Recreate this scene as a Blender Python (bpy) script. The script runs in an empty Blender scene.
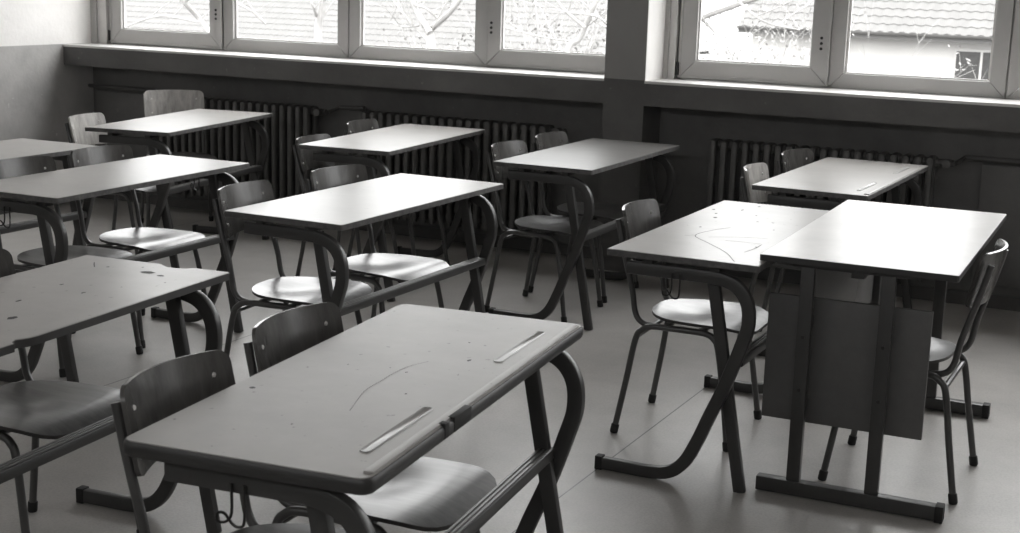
import bpy, bmesh, math, random
from mathutils import Vector, Matrix
S = bpy.context.scene
COL = S.collection
PI = math.pi

# ------------------------------------------------------------------ camera, sky, exposure
cam_data = bpy.data.cameras.new('camera')
cam = bpy.data.objects.new('camera', cam_data)
COL.objects.link(cam)
CAM_H = 1.58497
YAW, PITCH, ROLL, FPX = -0.456486, 0.203780, -0.030057, 1404.0
_f = Vector((math.sin(YAW) * math.cos(PITCH), math.cos(YAW) * math.cos(PITCH), -math.sin(PITCH)))
_r = Vector((math.cos(YAW), -math.sin(YAW), 0))
_d = _f.cross(_r)
_r2 = _r * math.cos(ROLL) + _d * math.sin(ROLL)
_d2 = _d * math.cos(ROLL) - _r * math.sin(ROLL)
cam.matrix_world = Matrix(((_r2.x, -_d2.x, -_f.x, 0), (_r2.y, -_d2.y, -_f.y, 0), (_r2.z, -_d2.z, -_f.z, CAM_H), (0, 0, 0, 1)))
cam_data.sensor_width = 36
cam_data.sensor_fit = 'HORIZONTAL'
cam_data.lens = FPX * 36 / 1020
cam_data.clip_end = 500
cam_data.dof.use_dof = True
cam_data.dof.focus_distance = 4.6
cam_data.dof.aperture_fstop = 9.0
S.camera = cam

SKY = 3.6
world = bpy.data.worlds.new('overcast_sky')
S.world = world
world.use_nodes = True
wn = world.node_tree
wn.nodes.clear()
w_out = wn.nodes.new('ShaderNodeOutputWorld')
w_bg = wn.nodes.new('ShaderNodeBackground')
w_tc = wn.nodes.new('ShaderNodeTexCoord')
w_sep = wn.nodes.new('ShaderNodeSeparateXYZ')
w_ramp = wn.nodes.new('ShaderNodeValToRGB')
wn.links.new(w_tc.outputs['Generated'], w_sep.inputs[0])
wn.links.new(w_sep.outputs['Z'], w_ramp.inputs[0])
wn.links.new(w_ramp.outputs[0], w_bg.inputs[0])
wn.links.new(w_bg.outputs[0], w_out.inputs[0])
w_ramp.color_ramp.elements[0].position = 0.0
w_ramp.color_ramp.elements[0].color = (0.36, 0.36, 0.36, 1)
w_ramp.color_ramp.elements[1].position = 0.8
w_ramp.color_ramp.elements[1].color = (1.0, 1.0, 1.0, 1)
_e = w_ramp.color_ramp.elements.new(0.35)
_e.color = (0.57, 0.57, 0.57, 1)
w_bg.inputs[1].default_value = SKY

vs = S.view_settings
vs.view_transform = 'Standard'
vs.look = 'None'
vs.gamma = 1.0
vs.use_curve_mapping = False
vs.exposure = 1.7

# ------------------------------------------------------------------ key measures of the room
X_L, X_R = -6.83, 4.6            # side walls
Y_F, Y_W, Y_B = 7.10, 7.37, -1.6  # ledge and pillar front, niche wall / window plane, wall behind
Z_SILL, Z_BEAM, Z_WTOP, Z_CEIL = 1.055, 0.924, 2.95, 3.35
PILLARS = [(-2.951, -2.717), (1.27, 1.504)]
BAYS = [(X_L, -2.951), (-2.717, 1.27), (1.504, X_R)]

# portals: tell the renderer that the sky light comes in through the window openings
for k, (a, b) in enumerate(BAYS):
    ld = bpy.data.lights.new('window_portal', 'AREA')
    ld.shape = 'RECTANGLE'
    ld.size, ld.size_y = b - a, Z_WTOP - Z_SILL
    ld.cycles.is_portal = True
    lo = bpy.data.objects.new('window_portal', ld)
    COL.objects.link(lo)
    lo.location = ((a + b) / 2, Y_W + 0.2, (Z_SILL + Z_WTOP) / 2)
    lo.rotation_euler = (-PI / 2, 0, 0)
ld = bpy.data.lights.new('window_portal', 'AREA')  # portal for the fill opening added in the rear wall
ld.shape = 'RECTANGLE'
ld.size, ld.size_y = 8.6, 0.4
ld.cycles.is_portal = True
lo = bpy.data.objects.new('window_portal', ld)
COL.objects.link(lo)
lo.location = (-0.9, Y_B - 0.2, 2.75)
lo.rotation_euler = (PI / 2, 0, 0)

# ------------------------------------------------------------------ materials
def g(v, warm=0.03):
    return (v * (1 + warm * 0.6), v, v * (1 - warm * 0.7), 1)

def new_mat(name):
    m = bpy.data.materials.new(name)
    m.use_nodes = True
    nt = m.node_tree
    return m, nt, nt.nodes['Principled BSDF']

def noise(nt, scale, detail=4, rough=0.6, vec=None, dist=0.0):
    n = nt.nodes.new('ShaderNodeTexNoise')
    n.inputs['Scale'].default_value = scale
    n.inputs['Detail'].default_value = detail
    n.inputs['Roughness'].default_value = rough
    n.inputs['Distortion'].default_value = dist
    if vec is not None:
        nt.links.new(vec, n.inputs['Vector'])
    return n

def ramp(nt, src, stops):
    r = nt.nodes.new('ShaderNodeValToRGB')
    e = r.color_ramp.elements
    while len(e) < len(stops):
        e.new(0.5)
    for k, (p, c) in enumerate(stops):
        e[k].position = p
        e[k].color = c if isinstance(c, tuple) else g(c)
    nt.links.new(src, r.inputs[0])
    return r

def objvec(nt, scale=(1, 1, 1)):
    tc = nt.nodes.new('ShaderNodeTexCoord')
    mp = nt.nodes.new('ShaderNodeMapping')
    mp.inputs['Scale'].default_value = scale
    nt.links.new(tc.outputs['Object'], mp.inputs[0])
    return mp.outputs[0]

def bump(nt, bs, src, strength, dist=0.01):
    b = nt.nodes.new('ShaderNodeBump')
    b.inputs['Strength'].default_value = strength
    b.inputs['Distance'].default_value = dist
    nt.links.new(src, b.inputs['Height'])
    nt.links.new(b.outputs[0], bs.inputs['Normal'])

def m_plain(name, v, rough=0.5, metal=0.0, spec=0.5, var=0.15, scale=9, warm=0.03, bmp=0.0, coat=0.0):
    m, nt, bs = new_mat(name)
    n = noise(nt, scale, 5, 0.6, objvec(nt))
    r = ramp(nt, n.outputs['Fac'], [(0.25, g(v * (1 - var), warm)), (0.75, g(v * (1 + var), warm))])
    nt.links.new(r.outputs[0], bs.inputs['Base Color'])
    bs.inputs['Roughness'].default_value = rough
    bs.inputs['Metallic'].default_value = metal
    bs.inputs['Specular IOR Level'].default_value = spec
    bs.inputs['Coat Weight'].default_value = coat
    bs.inputs['Coat Roughness'].default_value = 0.12
    if bmp:
        bump(nt, bs, n.outputs['Fac'], bmp)
    return m

def m_desktop(name, v, rough=0.16, specks=True, spec=0.36):
    m, nt, bs = new_mat(name)
    vec = objvec(nt)
    big = noise(nt, 5, 5, 0.6, vec)
    r = ramp(nt, big.outputs['Fac'], [(0.25, v * 0.88), (0.75, v * 1.1)])
    base = r.outputs[0]
    if specks:
        fine = noise(nt, 55, 2, 0.5, vec)
        sp = ramp(nt, fine.outputs['Fac'], [(0.24, 0.35), (0.285, 1.0)])
        mx = nt.nodes.new('ShaderNodeMix')
        mx.data_type = 'RGBA'
        mx.blend_type = 'MULTIPLY'
        mx.inputs['Factor'].default_value = 0.8
        nt.links.new(base, mx.inputs['A'])
        nt.links.new(sp.outputs[0], mx.inputs['B'])
        base = mx.outputs['Result']
    nt.links.new(base, bs.inputs['Base Color'])
    sm = noise(nt, 7, 6, 0.7, objvec(nt, (1, 2.5, 1)))
    rr = nt.nodes.new('ShaderNodeMapRange')
    rr.inputs['To Min'].default_value = rough * 0.92
    rr.inputs['To Max'].default_value = rough * 1.1
    nt.links.new(sm.outputs['Fac'], rr.inputs['Value'])
    nt.links.new(rr.outputs[0], bs.inputs['Roughness'])
    bs.inputs['Specular IOR Level'].default_value = spec
    return m

def m_ply(name, v, axis='y', rough=0.3, lo=0.72, hi=1.25):
    m, nt, bs = new_mat(name)
    sc = (14, 2.2, 14) if axis == 'y' else (2.0, 16, 16)
    if axis == 'z':
        sc = (16, 16, 2.0)
    n = noise(nt, 3.0, 6, 0.65, objvec(nt, sc), 0.4)
    r = ramp(nt, n.outputs['Fac'], [(0.3, g(v * lo, 0.06)), (0.7, g(v * hi, 0.06))])
    nt.links.new(r.outputs[0], bs.inputs['Base Color'])
    w = noise(nt, 2.5, 1, 0.4, objvec(nt))
    mr = nt.nodes.new('ShaderNodeMapRange')
    mr.inputs['To Min'].default_value = rough * 0.9
    mr.inputs['To Max'].default_value = rough * 1.15
    nt.links.new(w.outputs['Fac'], mr.inputs['Value'])
    nt.links.new(mr.outputs[0], bs.inputs['Roughness'])
    bs.inputs['Coat Weight'].default_value = 0.2
    bs.inputs['Coat Roughness'].default_value = 0.2
    bs.inputs['Specular IOR Level'].default_value = 0.4
    return m

def m_two_tone(name, upper, lower, zsplit):
    """wall paint: light above the ledge line, dark washable paint below"""
    m, nt, bs = new_mat(name)
    geo = nt.nodes.new('ShaderNodeNewGeometry')
    sep = nt.nodes.new('ShaderNodeSeparateXYZ')
    nt.links.new(geo.outputs['Position'], sep.inputs[0])
    gt = nt.nodes.new('ShaderNodeMath')
    gt.operation = 'GREATER_THAN'
    gt.inputs[1].default_value = zsplit
    nt.links.new(sep.outputs['Z'], gt.inputs[0])
    n = noise(nt, 2.2, 6, 0.65, geo.outputs['Position'])
    n2 = noise(nt, 26, 3, 0.6, geo.outputs['Position'])
    lo = ramp(nt, n.outputs['Fac'], [(0.3, lower * 0.8), (0.7, lower * 1.2)])
    up = ramp(nt, n.outputs['Fac'], [(0.3, upper * 0.94), (0.7, upper * 1.04)])
    scuff = ramp(nt, n2.outputs['Fac'], [(0.70, 0.0), (0.76, 1.0)])
    mx0 = nt.nodes.new('ShaderNodeMix')
    mx0.data_type = 'RGBA'
    sc = nt.nodes.new('ShaderNodeMath')
    sc.operation = 'MULTIPLY'
    sc.inputs[1].default_value = 0.4
    nt.links.new(scuff.outputs[0], sc.inputs[0])
    nt.links.new(sc.outputs[0], mx0.inputs['Factor'])
    nt.links.new(lo.outputs[0], mx0.inputs['A'])
    mx0.inputs['B'].default_value = g(lower * 2.2)
    mx = nt.nodes.new('ShaderNodeMix')
    mx.data_type = 'RGBA'
    nt.links.new(gt.outputs[0], mx.inputs['Factor'])
    nt.links.new(mx0.outputs['Result'], mx.inputs['A'])
    nt.links.new(up.outputs[0], mx.inputs['B'])
    nt.links.new(mx.outputs['Result'], bs.inputs['Base Color'])
    bs.inputs['Roughness'].default_value = 0.62
    bs.inputs['Specular IOR Level'].default_value = 0.3
    bump(nt, bs, n2.outputs['Fac'], 0.25, 0.01)
    return m

def m_floor():
    m, nt, bs = new_mat('linoleum')
    geo = nt.nodes.new('ShaderNodeNewGeometry')
    pos = geo.outputs['Position']
    n = noise(nt, 2.3, 7, 0.65, pos)
    n2 = noise(nt, 120, 2, 0.6, pos)
    r = ramp(nt, n.outputs['Fac'], [(0.3, 0.31), (0.7, 0.42)])
    r2 = ramp(nt, n2.outputs['Fac'], [(0.3, 0.84), (0.6, 1.0)])
    mx = nt.nodes.new('ShaderNodeMix')
    mx.data_type = 'RGBA'
    mx.blend_type = 'MULTIPLY'
    mx.inputs['Factor'].default_value = 1
    nt.links.new(r.outputs[0], mx.inputs['A'])
    nt.links.new(r2.outputs[0], mx.inputs['B'])
    # welded seams every two metres
    sep = nt.nodes.new('ShaderNodeSeparateXYZ')
    nt.links.new(pos, sep.inputs[0])
    ad = nt.nodes.new('ShaderNodeMath')
    ad.operation = 'ADD'
    ad.inputs[1].default_value = 1.667 + 20.0
    nt.links.new(sep.outputs['X'], ad.inputs[0])
    md = nt.nodes.new('ShaderNodeMath')
    md.operation = 'PINGPONG'
    md.inputs[1].default_value = 1.0
    nt.links.new(ad.outputs[0], md.inputs[0])
    lt = nt.nodes.new('ShaderNodeMath')
    lt.operation = 'LESS_THAN'
    lt.inputs[1].default_value = 0.0028
    nt.links.new(md.outputs[0], lt.inputs[0])
    mx2 = nt.nodes.new('ShaderNodeMix')
    mx2.data_type = 'RGBA'
    nt.links.new(lt.outputs[0], mx2.inputs['Factor'])
    nt.links.new(mx.outputs['Result'], mx2.inputs['A'])
    mx2.inputs['B'].default_value = g(0.08)
    nt.links.new(mx2.outputs['Result'], bs.inputs['Base Color'])
    rr = nt.nodes.new('ShaderNodeMapRange')
    rr.inputs['To Min'].default_value = 0.3
    rr.inputs['To Max'].default_value = 0.42
    nt.links.new(noise(nt, 6, 6, 0.7, pos).outputs['Fac'], rr.inputs['Value'])
    nt.links.new(rr.outputs[0], bs.inputs['Roughness'])
    bump(nt, bs, n2.outputs['Fac'], 0.12, 0.003)
    return m

def m_glass():
    m = bpy.data.materials.new('window_glass')
    m.use_nodes = True
    nt = m.node_tree
    nt.nodes.clear()
    out = nt.nodes.new('ShaderNodeOutputMaterial')
    tr = nt.nodes.new('ShaderNodeBsdfTransparent')
    tr.inputs[0].default_value = (0.96, 0.965, 0.96, 1)
    gl = nt.nodes.new('ShaderNodeBsdfGlossy')
    gl.inputs['Roughness'].default_value = 0.02
    fr = nt.nodes.new('ShaderNodeFresnel')
    fr.inputs['IOR'].default_value = 1.35
    nz = noise(nt, 3, 3, 0.5, objvec(nt))
    mp = nt.nodes.new('ShaderNodeMapRange')
    mp.inputs['To Min'].default_value = 0.01
    mp.inputs['To Max'].default_value = 0.06
    nt.links.new(nz.outputs['Fac'], mp.inputs['Value'])
    nt.links.new(mp.outputs[0], gl.inputs['Roughness'])
    mx = nt.nodes.new('ShaderNodeMixShader')
    nt.links.new(fr.outputs[0], mx.inputs[0])
    nt.links.new(tr.outputs[0], mx.inputs[1])
    nt.links.new(gl.outputs[0], mx.inputs[2])
    nt.links.new(mx.outputs[0], out.inputs[0])
    return m

M = {}
M['floor'] = m_floor()
M['wall'] = m_two_tone('two_tone_wall_paint', 0.80, 0.13, Z_SILL + 0.004)
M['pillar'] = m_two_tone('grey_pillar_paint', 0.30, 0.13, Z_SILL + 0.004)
M['left'] = m_two_tone('side_wall_paint', 0.84, 0.42, Z_SILL + 0.004)
M['niche'] = m_two_tone('niche_wall_paint', 0.80, 0.15, Z_SILL + 0.004)
M['ceiling'] = m_plain('white_ceiling_paint', 0.78, 0.8, var=0.03)
M['sill'] = m_plain('white_sill_paint', 0.62, 0.35, var=0.08, scale=12)
M['window_frame'] = m_plain('grey_window_paint', 0.42, 0.4, var=0.05, scale=6)
M['glass'] = m_glass()
M['radiator'] = m_plain('radiator_paint', 0.10, 0.45, var=0.12)
M['pipe'] = m_plain('pipe_paint', 0.09, 0.5, var=0.15)
M['top_light'] = m_desktop('light_laminate', 0.33, 0.33)
M['top_old'] = m_desktop('worn_laminate', 0.36, 0.347)
M['top_front'] = m_desktop('grey_laminate', 0.34, 0.42, specks=True, spec=0.5)
M['top_shaded'] = m_desktop('shaded_laminate', 0.11, 0.36, spec=0.35)  # laminate darkened to carry the shade on the pillar desk
M['top_teacher'] = m_desktop('smooth_white_laminate', 0.58, 0.32, specks=False)
M['edge_dark'] = m_plain('dark_edge_band', 0.035, 0.45, var=0.2)
M['edge_wood'] = m_plain('worn_wood_edge', 0.09, 0.5, var=0.5, scale=40)
M['groove'] = m_plain('groove_laminate', 0.3, 0.3, var=0.1)
M['frame'] = m_plain('grey_tube_enamel', 0.045, 0.38, var=0.15)
M['frame_light'] = m_plain('worn_grey_enamel', 0.14, 0.4, var=0.3, scale=20)
M['chair_tube'] = m_plain('chair_tube_enamel', 0.06, 0.3, var=0.2, spec=0.7)
M['rubber'] = m_plain('black_rubber', 0.015, 0.7, var=0.2)
M['seat'] = m_ply('lacquered_seat_plywood', 0.05, 'x', 0.30, 0.35, 1.35)
M['back'] = m_ply('lacquered_back_plywood', 0.075, 'z', 0.24)
M['back_sheen'] = m_ply('sheen_back_plywood', 0.42, 'z', 0.26)  # back plywood coloured lighter for the window reflection on it
M['rivet'] = m_plain('bright_rivet_steel', 0.7, 0.3, metal=1.0, var=0.05)
M['wire'] = m_plain('dark_wire', 0.04, 0.4, metal=0.6)
M['panel'] = m_plain('teacher_desk_panel', 0.10, 0.5, var=0.08, scale=30)
M['modesty'] = m_plain('smooth_grey_panel', 0.2, 0.25, var=0.05, scale=6)
M['ink'] = m_plain('dark_scratch', 0.025, 0.6, var=0.2)
M['bark'] = m_plain('pale_bark', 0.21, 0.8, var=0.25, scale=8)
M['twig'] = m_plain('pale_twig', 0.24, 0.8, var=0.2)
M['leaf'] = m_plain('pale_leaf', 0.16, 0.8, var=0.35, scale=3)
M['ground'] = m_plain('frosty_lawn', 0.1, 0.9, var=0.25, scale=1.5)
M['plaster'] = m_plain('house_plaster', 0.38, 0.9, var=0.06, scale=0.8)
M['tile'] = m_plain('roof_tile', 0.085, 0.8, var=0.12, scale=2.5)
M['gutter_eave_shade'] = m_plain('gutter_shade_grey', 0.09, 0.5, var=0.1)
M['dark_pane'] = m_plain('dark_house_pane', 0.04, 0.2, var=0.3)

# ------------------------------------------------------------------ mesh helpers
class MB:
    """collects shapes and links them as ONE mesh object"""
    def __init__(self):
        self.v, self.f, self.mi = [], [], []
        self.cur = 0

    def add(self, vs_, fs_):
        o = len(self.v)
        self.v += [tuple(q) for q in vs_]
        for q in fs_:
            self.f.append([i + o for i in q])
            self.mi.append(self.cur)
        return self

    def box(self, x0, x1, y0, y1, z0, z1):
        vs_ = [(x, y, z) for x in (x0, x1) for y in (y0, y1) for z in (z0, z1)]
        return self.add(vs_, [(0, 1, 3, 2), (4, 6, 7, 5), (0, 4, 5, 1), (2, 3, 7, 6), (0, 2, 6, 4), (1, 5, 7, 3)])

    def sweep(self, pts, section, up=None, cap=True):
        """section: list of (a, b) offsets; a along the side vector, b along the normal; section may be a function of t"""
        pts = [Vector(q) for q in pts]
        n = len(pts)
        rings = []
        prev = None
        for i in range(n):
            t = (pts[min(i + 1, n - 1)] - pts[max(i - 1, 0)]).normalized()
            if up is not None:
                side = Vector(up).normalized()
                side = (side - t * side.dot(t)).normalized()
            else:
                if prev is None:
                    a = Vector((0, 0, 1)) if abs(t.z) < 0.9 else Vector((1, 0, 0))
                    side = t.cross(a).normalized()
                else:
                    side = (prev - t * prev.dot(t)).normalized()
            prev = side
            nor = t.cross(side)
            sec = section(i / (n - 1)) if callable(section) else section
            k = 1.0
            if 0 < i < n - 1:
                d0, d1 = (pts[i] - pts[i - 1]).normalized(), (pts[i + 1] - pts[i]).normalized()
                c = max(0.3, math.cos(d0.angle(d1, 0) / 2))
                k = 1 / c
            rings.append([pts[i] + side * a + nor * b * (k if up is not None else 1) for a, b in sec])
        m = len(rings[0])
        vs_ = [q for rr in rings for q in rr]
        fs_ = []
        for i in range(n - 1):
            for j in range(m):
                a, b = i * m + j, i * m + (j + 1) % m
                fs_.append((a, b, b + m, a + m))
        if cap:
            fs_.append(tuple(reversed(range(m))))
            fs_.append(tuple((n - 1) * m + j for j in range(m)))
        return self.add(vs_, fs_)

    def tube(self, pts, r, segs=10, cap=True):
        if callable(r):
            sec = lambda t: [(r(t) * math.cos(2 * PI * j / segs), r(t) * math.sin(2 * PI * j / segs)) for j in range(segs)]
        else:
            sec = [(r * math.cos(2 * PI * j / segs), r * math.sin(2 * PI * j / segs)) for j in range(segs)]
        return self.sweep(pts, sec, None, cap)

    def prism(self, outline, z0, z1):
        n = len(outline)
        vs_ = [(x, y, z0) for x, y in outline] + [(x, y, z1) for x, y in outline]
        fs_ = [tuple(reversed(range(n))), tuple(range(n, 2 * n))]
        fs_ += [(i, (i + 1) % n, n + (i + 1) % n, n + i) for i in range(n)]
        return self.add(vs_, fs_)

    def build(self, name, mat, parent=None, smooth=True, bevel=0.0, angle=38):
        me = bpy.data.meshes.new(name)
        bm = bmesh.new()
        vv = [bm.verts.new(q) for q in self.v]
        for q, mi in zip(self.f, self.mi):
            try:
                fc = bm.faces.new([vv[i] for i in q])
                fc.material_index = mi
            except ValueError:
                pass
        bmesh.ops.recalc_face_normals(bm, faces=bm.faces)
        if bevel:
            ed = [e for e in bm.edges if len(e.link_faces) == 2 and e.calc_face_angle(0) > 0.6]
            bmesh.ops.bevel(bm, geom=ed, offset=bevel, segments=2, profile=0.6, affect='EDGES', clamp_overlap=True)
        for fc in bm.faces:
            fc.smooth = smooth
        lim = math.radians(angle)
        for e in bm.edges:
            if len(e.link_faces) == 2 and e.calc_face_angle(0) > lim:
                e.smooth = False
        bm.to_mesh(me)
        bm.free()
        for mm in (mat if isinstance(mat, (list, tuple)) else [mat]):
            me.materials.append(mm)
        o = bpy.data.objects.new(name, me)
        COL.objects.link(o)
        if parent is not None:
            o.parent = parent
        return o

def rect(a, b, r=0.004):
    """rounded rectangle section, half sizes a, b"""
    out = []
    for sx, sy, a0 in ((1, 1, 0), (-1, 1, 90), (-1, -1, 180), (1, -1, 270)):
        for k in (0, 45, 90):
            t = math.radians(a0 + k)
            out.append((sx * (a - r) + r * math.cos(t), sy * (b - r) + r * math.sin(t)))
    return out

def spline(P, n=6):
    """Catmull-Rom through the points"""
    P = [Vector(q) for q in P]
    Q = [P[0] * 2 - P[1]] + P + [P[-1] * 2 - P[-2]]
    out = []
    for i in range(1, len(Q) - 2):
        a, b, c, d = Q[i - 1], Q[i], Q[i + 1], Q[i + 2]
        for k in range(n):
            t = k / n
            out.append(0.5 * ((2 * b) + (c - a) * t + (2 * a - 5 * b + 4 * c - d) * t * t + (3 * b - a - 3 * c + d) * t ** 3))
    out.append(P[-1])
    return out

def rounded_rect(hx, hy, r, seg=5):
    out = []
    for sx, sy, a0 in ((1, 1, 0), (-1, 1, 90), (-1, -1, 180), (1, -1, 270)):
        for k in range(seg + 1):
            t = math.radians(a0 + 90 * k / seg)
            out.append((sx * (hx - r) + r * math.cos(t), sy * (hy - r) + r * math.sin(t)))
    return out

def offset_outline(ol, d):
    n = len(ol)
    out = []
    for i in range(n):
        p0, p1, p2 = Vector(ol[i - 1]), Vector(ol[i]), Vector(ol[(i + 1) % n])
        t = (p2 - p0).normalized()
        out.append((p1.x + t.y * d, p1.y - t.x * d))
    return out

def thing(name, label, cat, loc=(0, 0, 0), rz=0.0, group=None):
    o = bpy.data.objects.new(name, None)
    o.empty_display_size = 0.1
    COL.objects.link(o)
    o.location = loc
    o.rotation_euler = (0, 0, rz)
    o['label'] = label
    o['category'] = cat
    if group:
        o['group'] = group
    return o

def tag(o, label, cat, group=None, kind=None):
    o['label'] = label
    o['category'] = cat
    if group:
        o['group'] = group
    if kind:
        o['kind'] = kind
    return o

def struct(o):
    o['kind'] = 'structure'
    return o

KIDS = {}
def kids(o):
    return [c for c in bpy.data.objects if c.parent == o]

def copy_tree(o, parent=None):
    c = o.copy()
    COL.objects.link(c)
    if parent is not None:
        c.parent = parent
    for ch in kids(o):
        copy_tree(ch, c)
    return c

# ------------------------------------------------------------------ room shell
def build_room():
    struct(MB().box(X_L - 0.3, X_R + 0.3, Y_B - 0.3, Y_W + 0.2, -0.12, 0).build('floor', M['floor'], smooth=False))
    struct(MB().box(X_L - 0.3, X_R + 0.3, Y_B - 0.3, Y_W + 0.2, Z_CEIL, Z_CEIL + 0.15).build('ceiling', M['ceiling'], smooth=False))
    struct(MB().box(X_L - 0.2, X_L, Y_B - 0.2, Y_W + 0.2, 0, Z_CEIL).build('wall_left', M['left'], smooth=False))
    struct(MB().box(X_R, X_R + 0.2, Y_B - 0.2, Y_W + 0.2, 0, Z_CEIL).build('wall_right', M['wall'], smooth=False))
    # rear wall with an unseen high window band, added to lift the shadows
    rw = MB()
    rw.box(X_L, X_R, Y_B - 0.2, Y_B, 0, 2.55)
    rw.box(X_L, X_R, Y_B - 0.2, Y_B, 2.95, Z_CEIL)
    rw.box(X_L, -5.2, Y_B - 0.2, Y_B, 2.55, 2.95)
    rw.box(3.4, X_R, Y_B - 0.2, Y_B, 2.55, 2.95)
    for k in range(1, 6):
        x = -5.2 + 8.6 * k / 6
        rw.box(x - 0.05, x + 0.05, Y_B - 0.15, Y_B - 0.05, 2.55, 2.95)
    struct(rw.build('wall_rear', M['wall'], smooth=False))
    # window wall: niche wall, pillars, ledge beam, lintel
    struct(MB().box(X_L, X_R, Y_W, Y_W + 0.2, 0, Z_SILL - 0.01).build('wall_window', M['niche'], smooth=False))
    pil = MB()
    for a, b in PILLARS:
        pil.box(a, b, Y_F, Y_W + 0.2, 0, Z_CEIL)
    struct(pil.build('wall_pillars', M['pillar'], smooth=False))
    jw, jg = MB(), MB()
    for a, w1, w2 in ((X_L, 0.05, 0.125), (PILLARS[0][1], 0.028, 0.066), (PILLARS[1][1], 0.028, 0.07)):
        jw.box(a, a + w2, Y_W + 0.006, Y_W + 0.2, Z_SILL, Z_WTOP)
        jg.box(a, a + w1, Y_W - 0.008, Y_W + 0.006, Z_SILL, Z_WTOP)
    struct(jw.build('trim_4', M['sill'], smooth=False))
    rl = MB()
    for a, b in PILLARS:
        rl.box(b, b + 0.003, Y_F + 0.002, Y_W, Z_SILL, Z_CEIL)
    struct(rl.build('trim_6', M['ceiling'], smooth=False))
    struct(jg.build('trim_5', M['window_frame'], smooth=False))
    beam = MB()
    for a, b in BAYS:
        beam.box(a, b, Y_F, Y_W, Z_BEAM, Z_SILL - 0.012)
    struct(beam.build('wall_ledge', M['wall'], smooth=False))
    struct(MB().box(X_L, X_R, Y_W - 0.05, Y_W + 0.2, Z_WTOP, Z_CEIL).build('wall_lintel', M['wall'], smooth=False))
    for k, (a, b) in enumerate(BAYS):
        sb = MB()
        sb.box(a, b, Y_F - 0.004, Y_W + 0.05, Z_SILL - 0.012, Z_SILL + 0.002)
        struct(sb.build('trim_%d' % (k + 1), M['sill'], smooth=False))
    # low skirting along the niche wall and the side walls
    struct(MB().box(X_L, X_R, Y_W - 0.018, Y_W, 0, 0.07).build('baseboard_window', M['pipe'], smooth=False))
    struct(MB().box(X_L, X_L + 0.015, Y_B, Y_W - 0.02, 0, 0.07).build('baseboard_left', M['pipe'], smooth=False))

def frame_box(mb, x0, x1, z0, z1, w, y0, y1):
    """four mitred bars round an opening (outer size x0..x1, z0..z1)"""
    o = [(x0, z0), (x1, z0), (x1, z1), (x0, z1)]
    i = [(x0 + w, z0 + w), (x1 - w, z0 + w), (x1 - w, z1 - w), (x0 + w, z1 - w)]
    gap = 0.0016
    for k in range(4):
        k2 = (k + 1) % 4
        d = Vector((o[k2][0] - o[k][0], o[k2][1] - o[k][1])).normalized() * gap
        q = [(o[k][0] + d.x, o[k][1] + d.y), (o[k2][0] - d.x, o[k2][1] - d.y), (i[k2][0] - d.x, i[k2][1] - d.y), (i[k][0] + d.x, i[k][1] + d.y)]
        vs_ = [(x, y0, z) for x, z in q] + [(x, y1, z) for x, z in q]
        mb.add(vs_, [(0, 1, 2, 3), (4, 7, 6, 5), (0, 4, 5, 1), (1, 5, 6, 2), (2, 6, 7, 3), (3, 7, 4, 0)])

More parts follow.
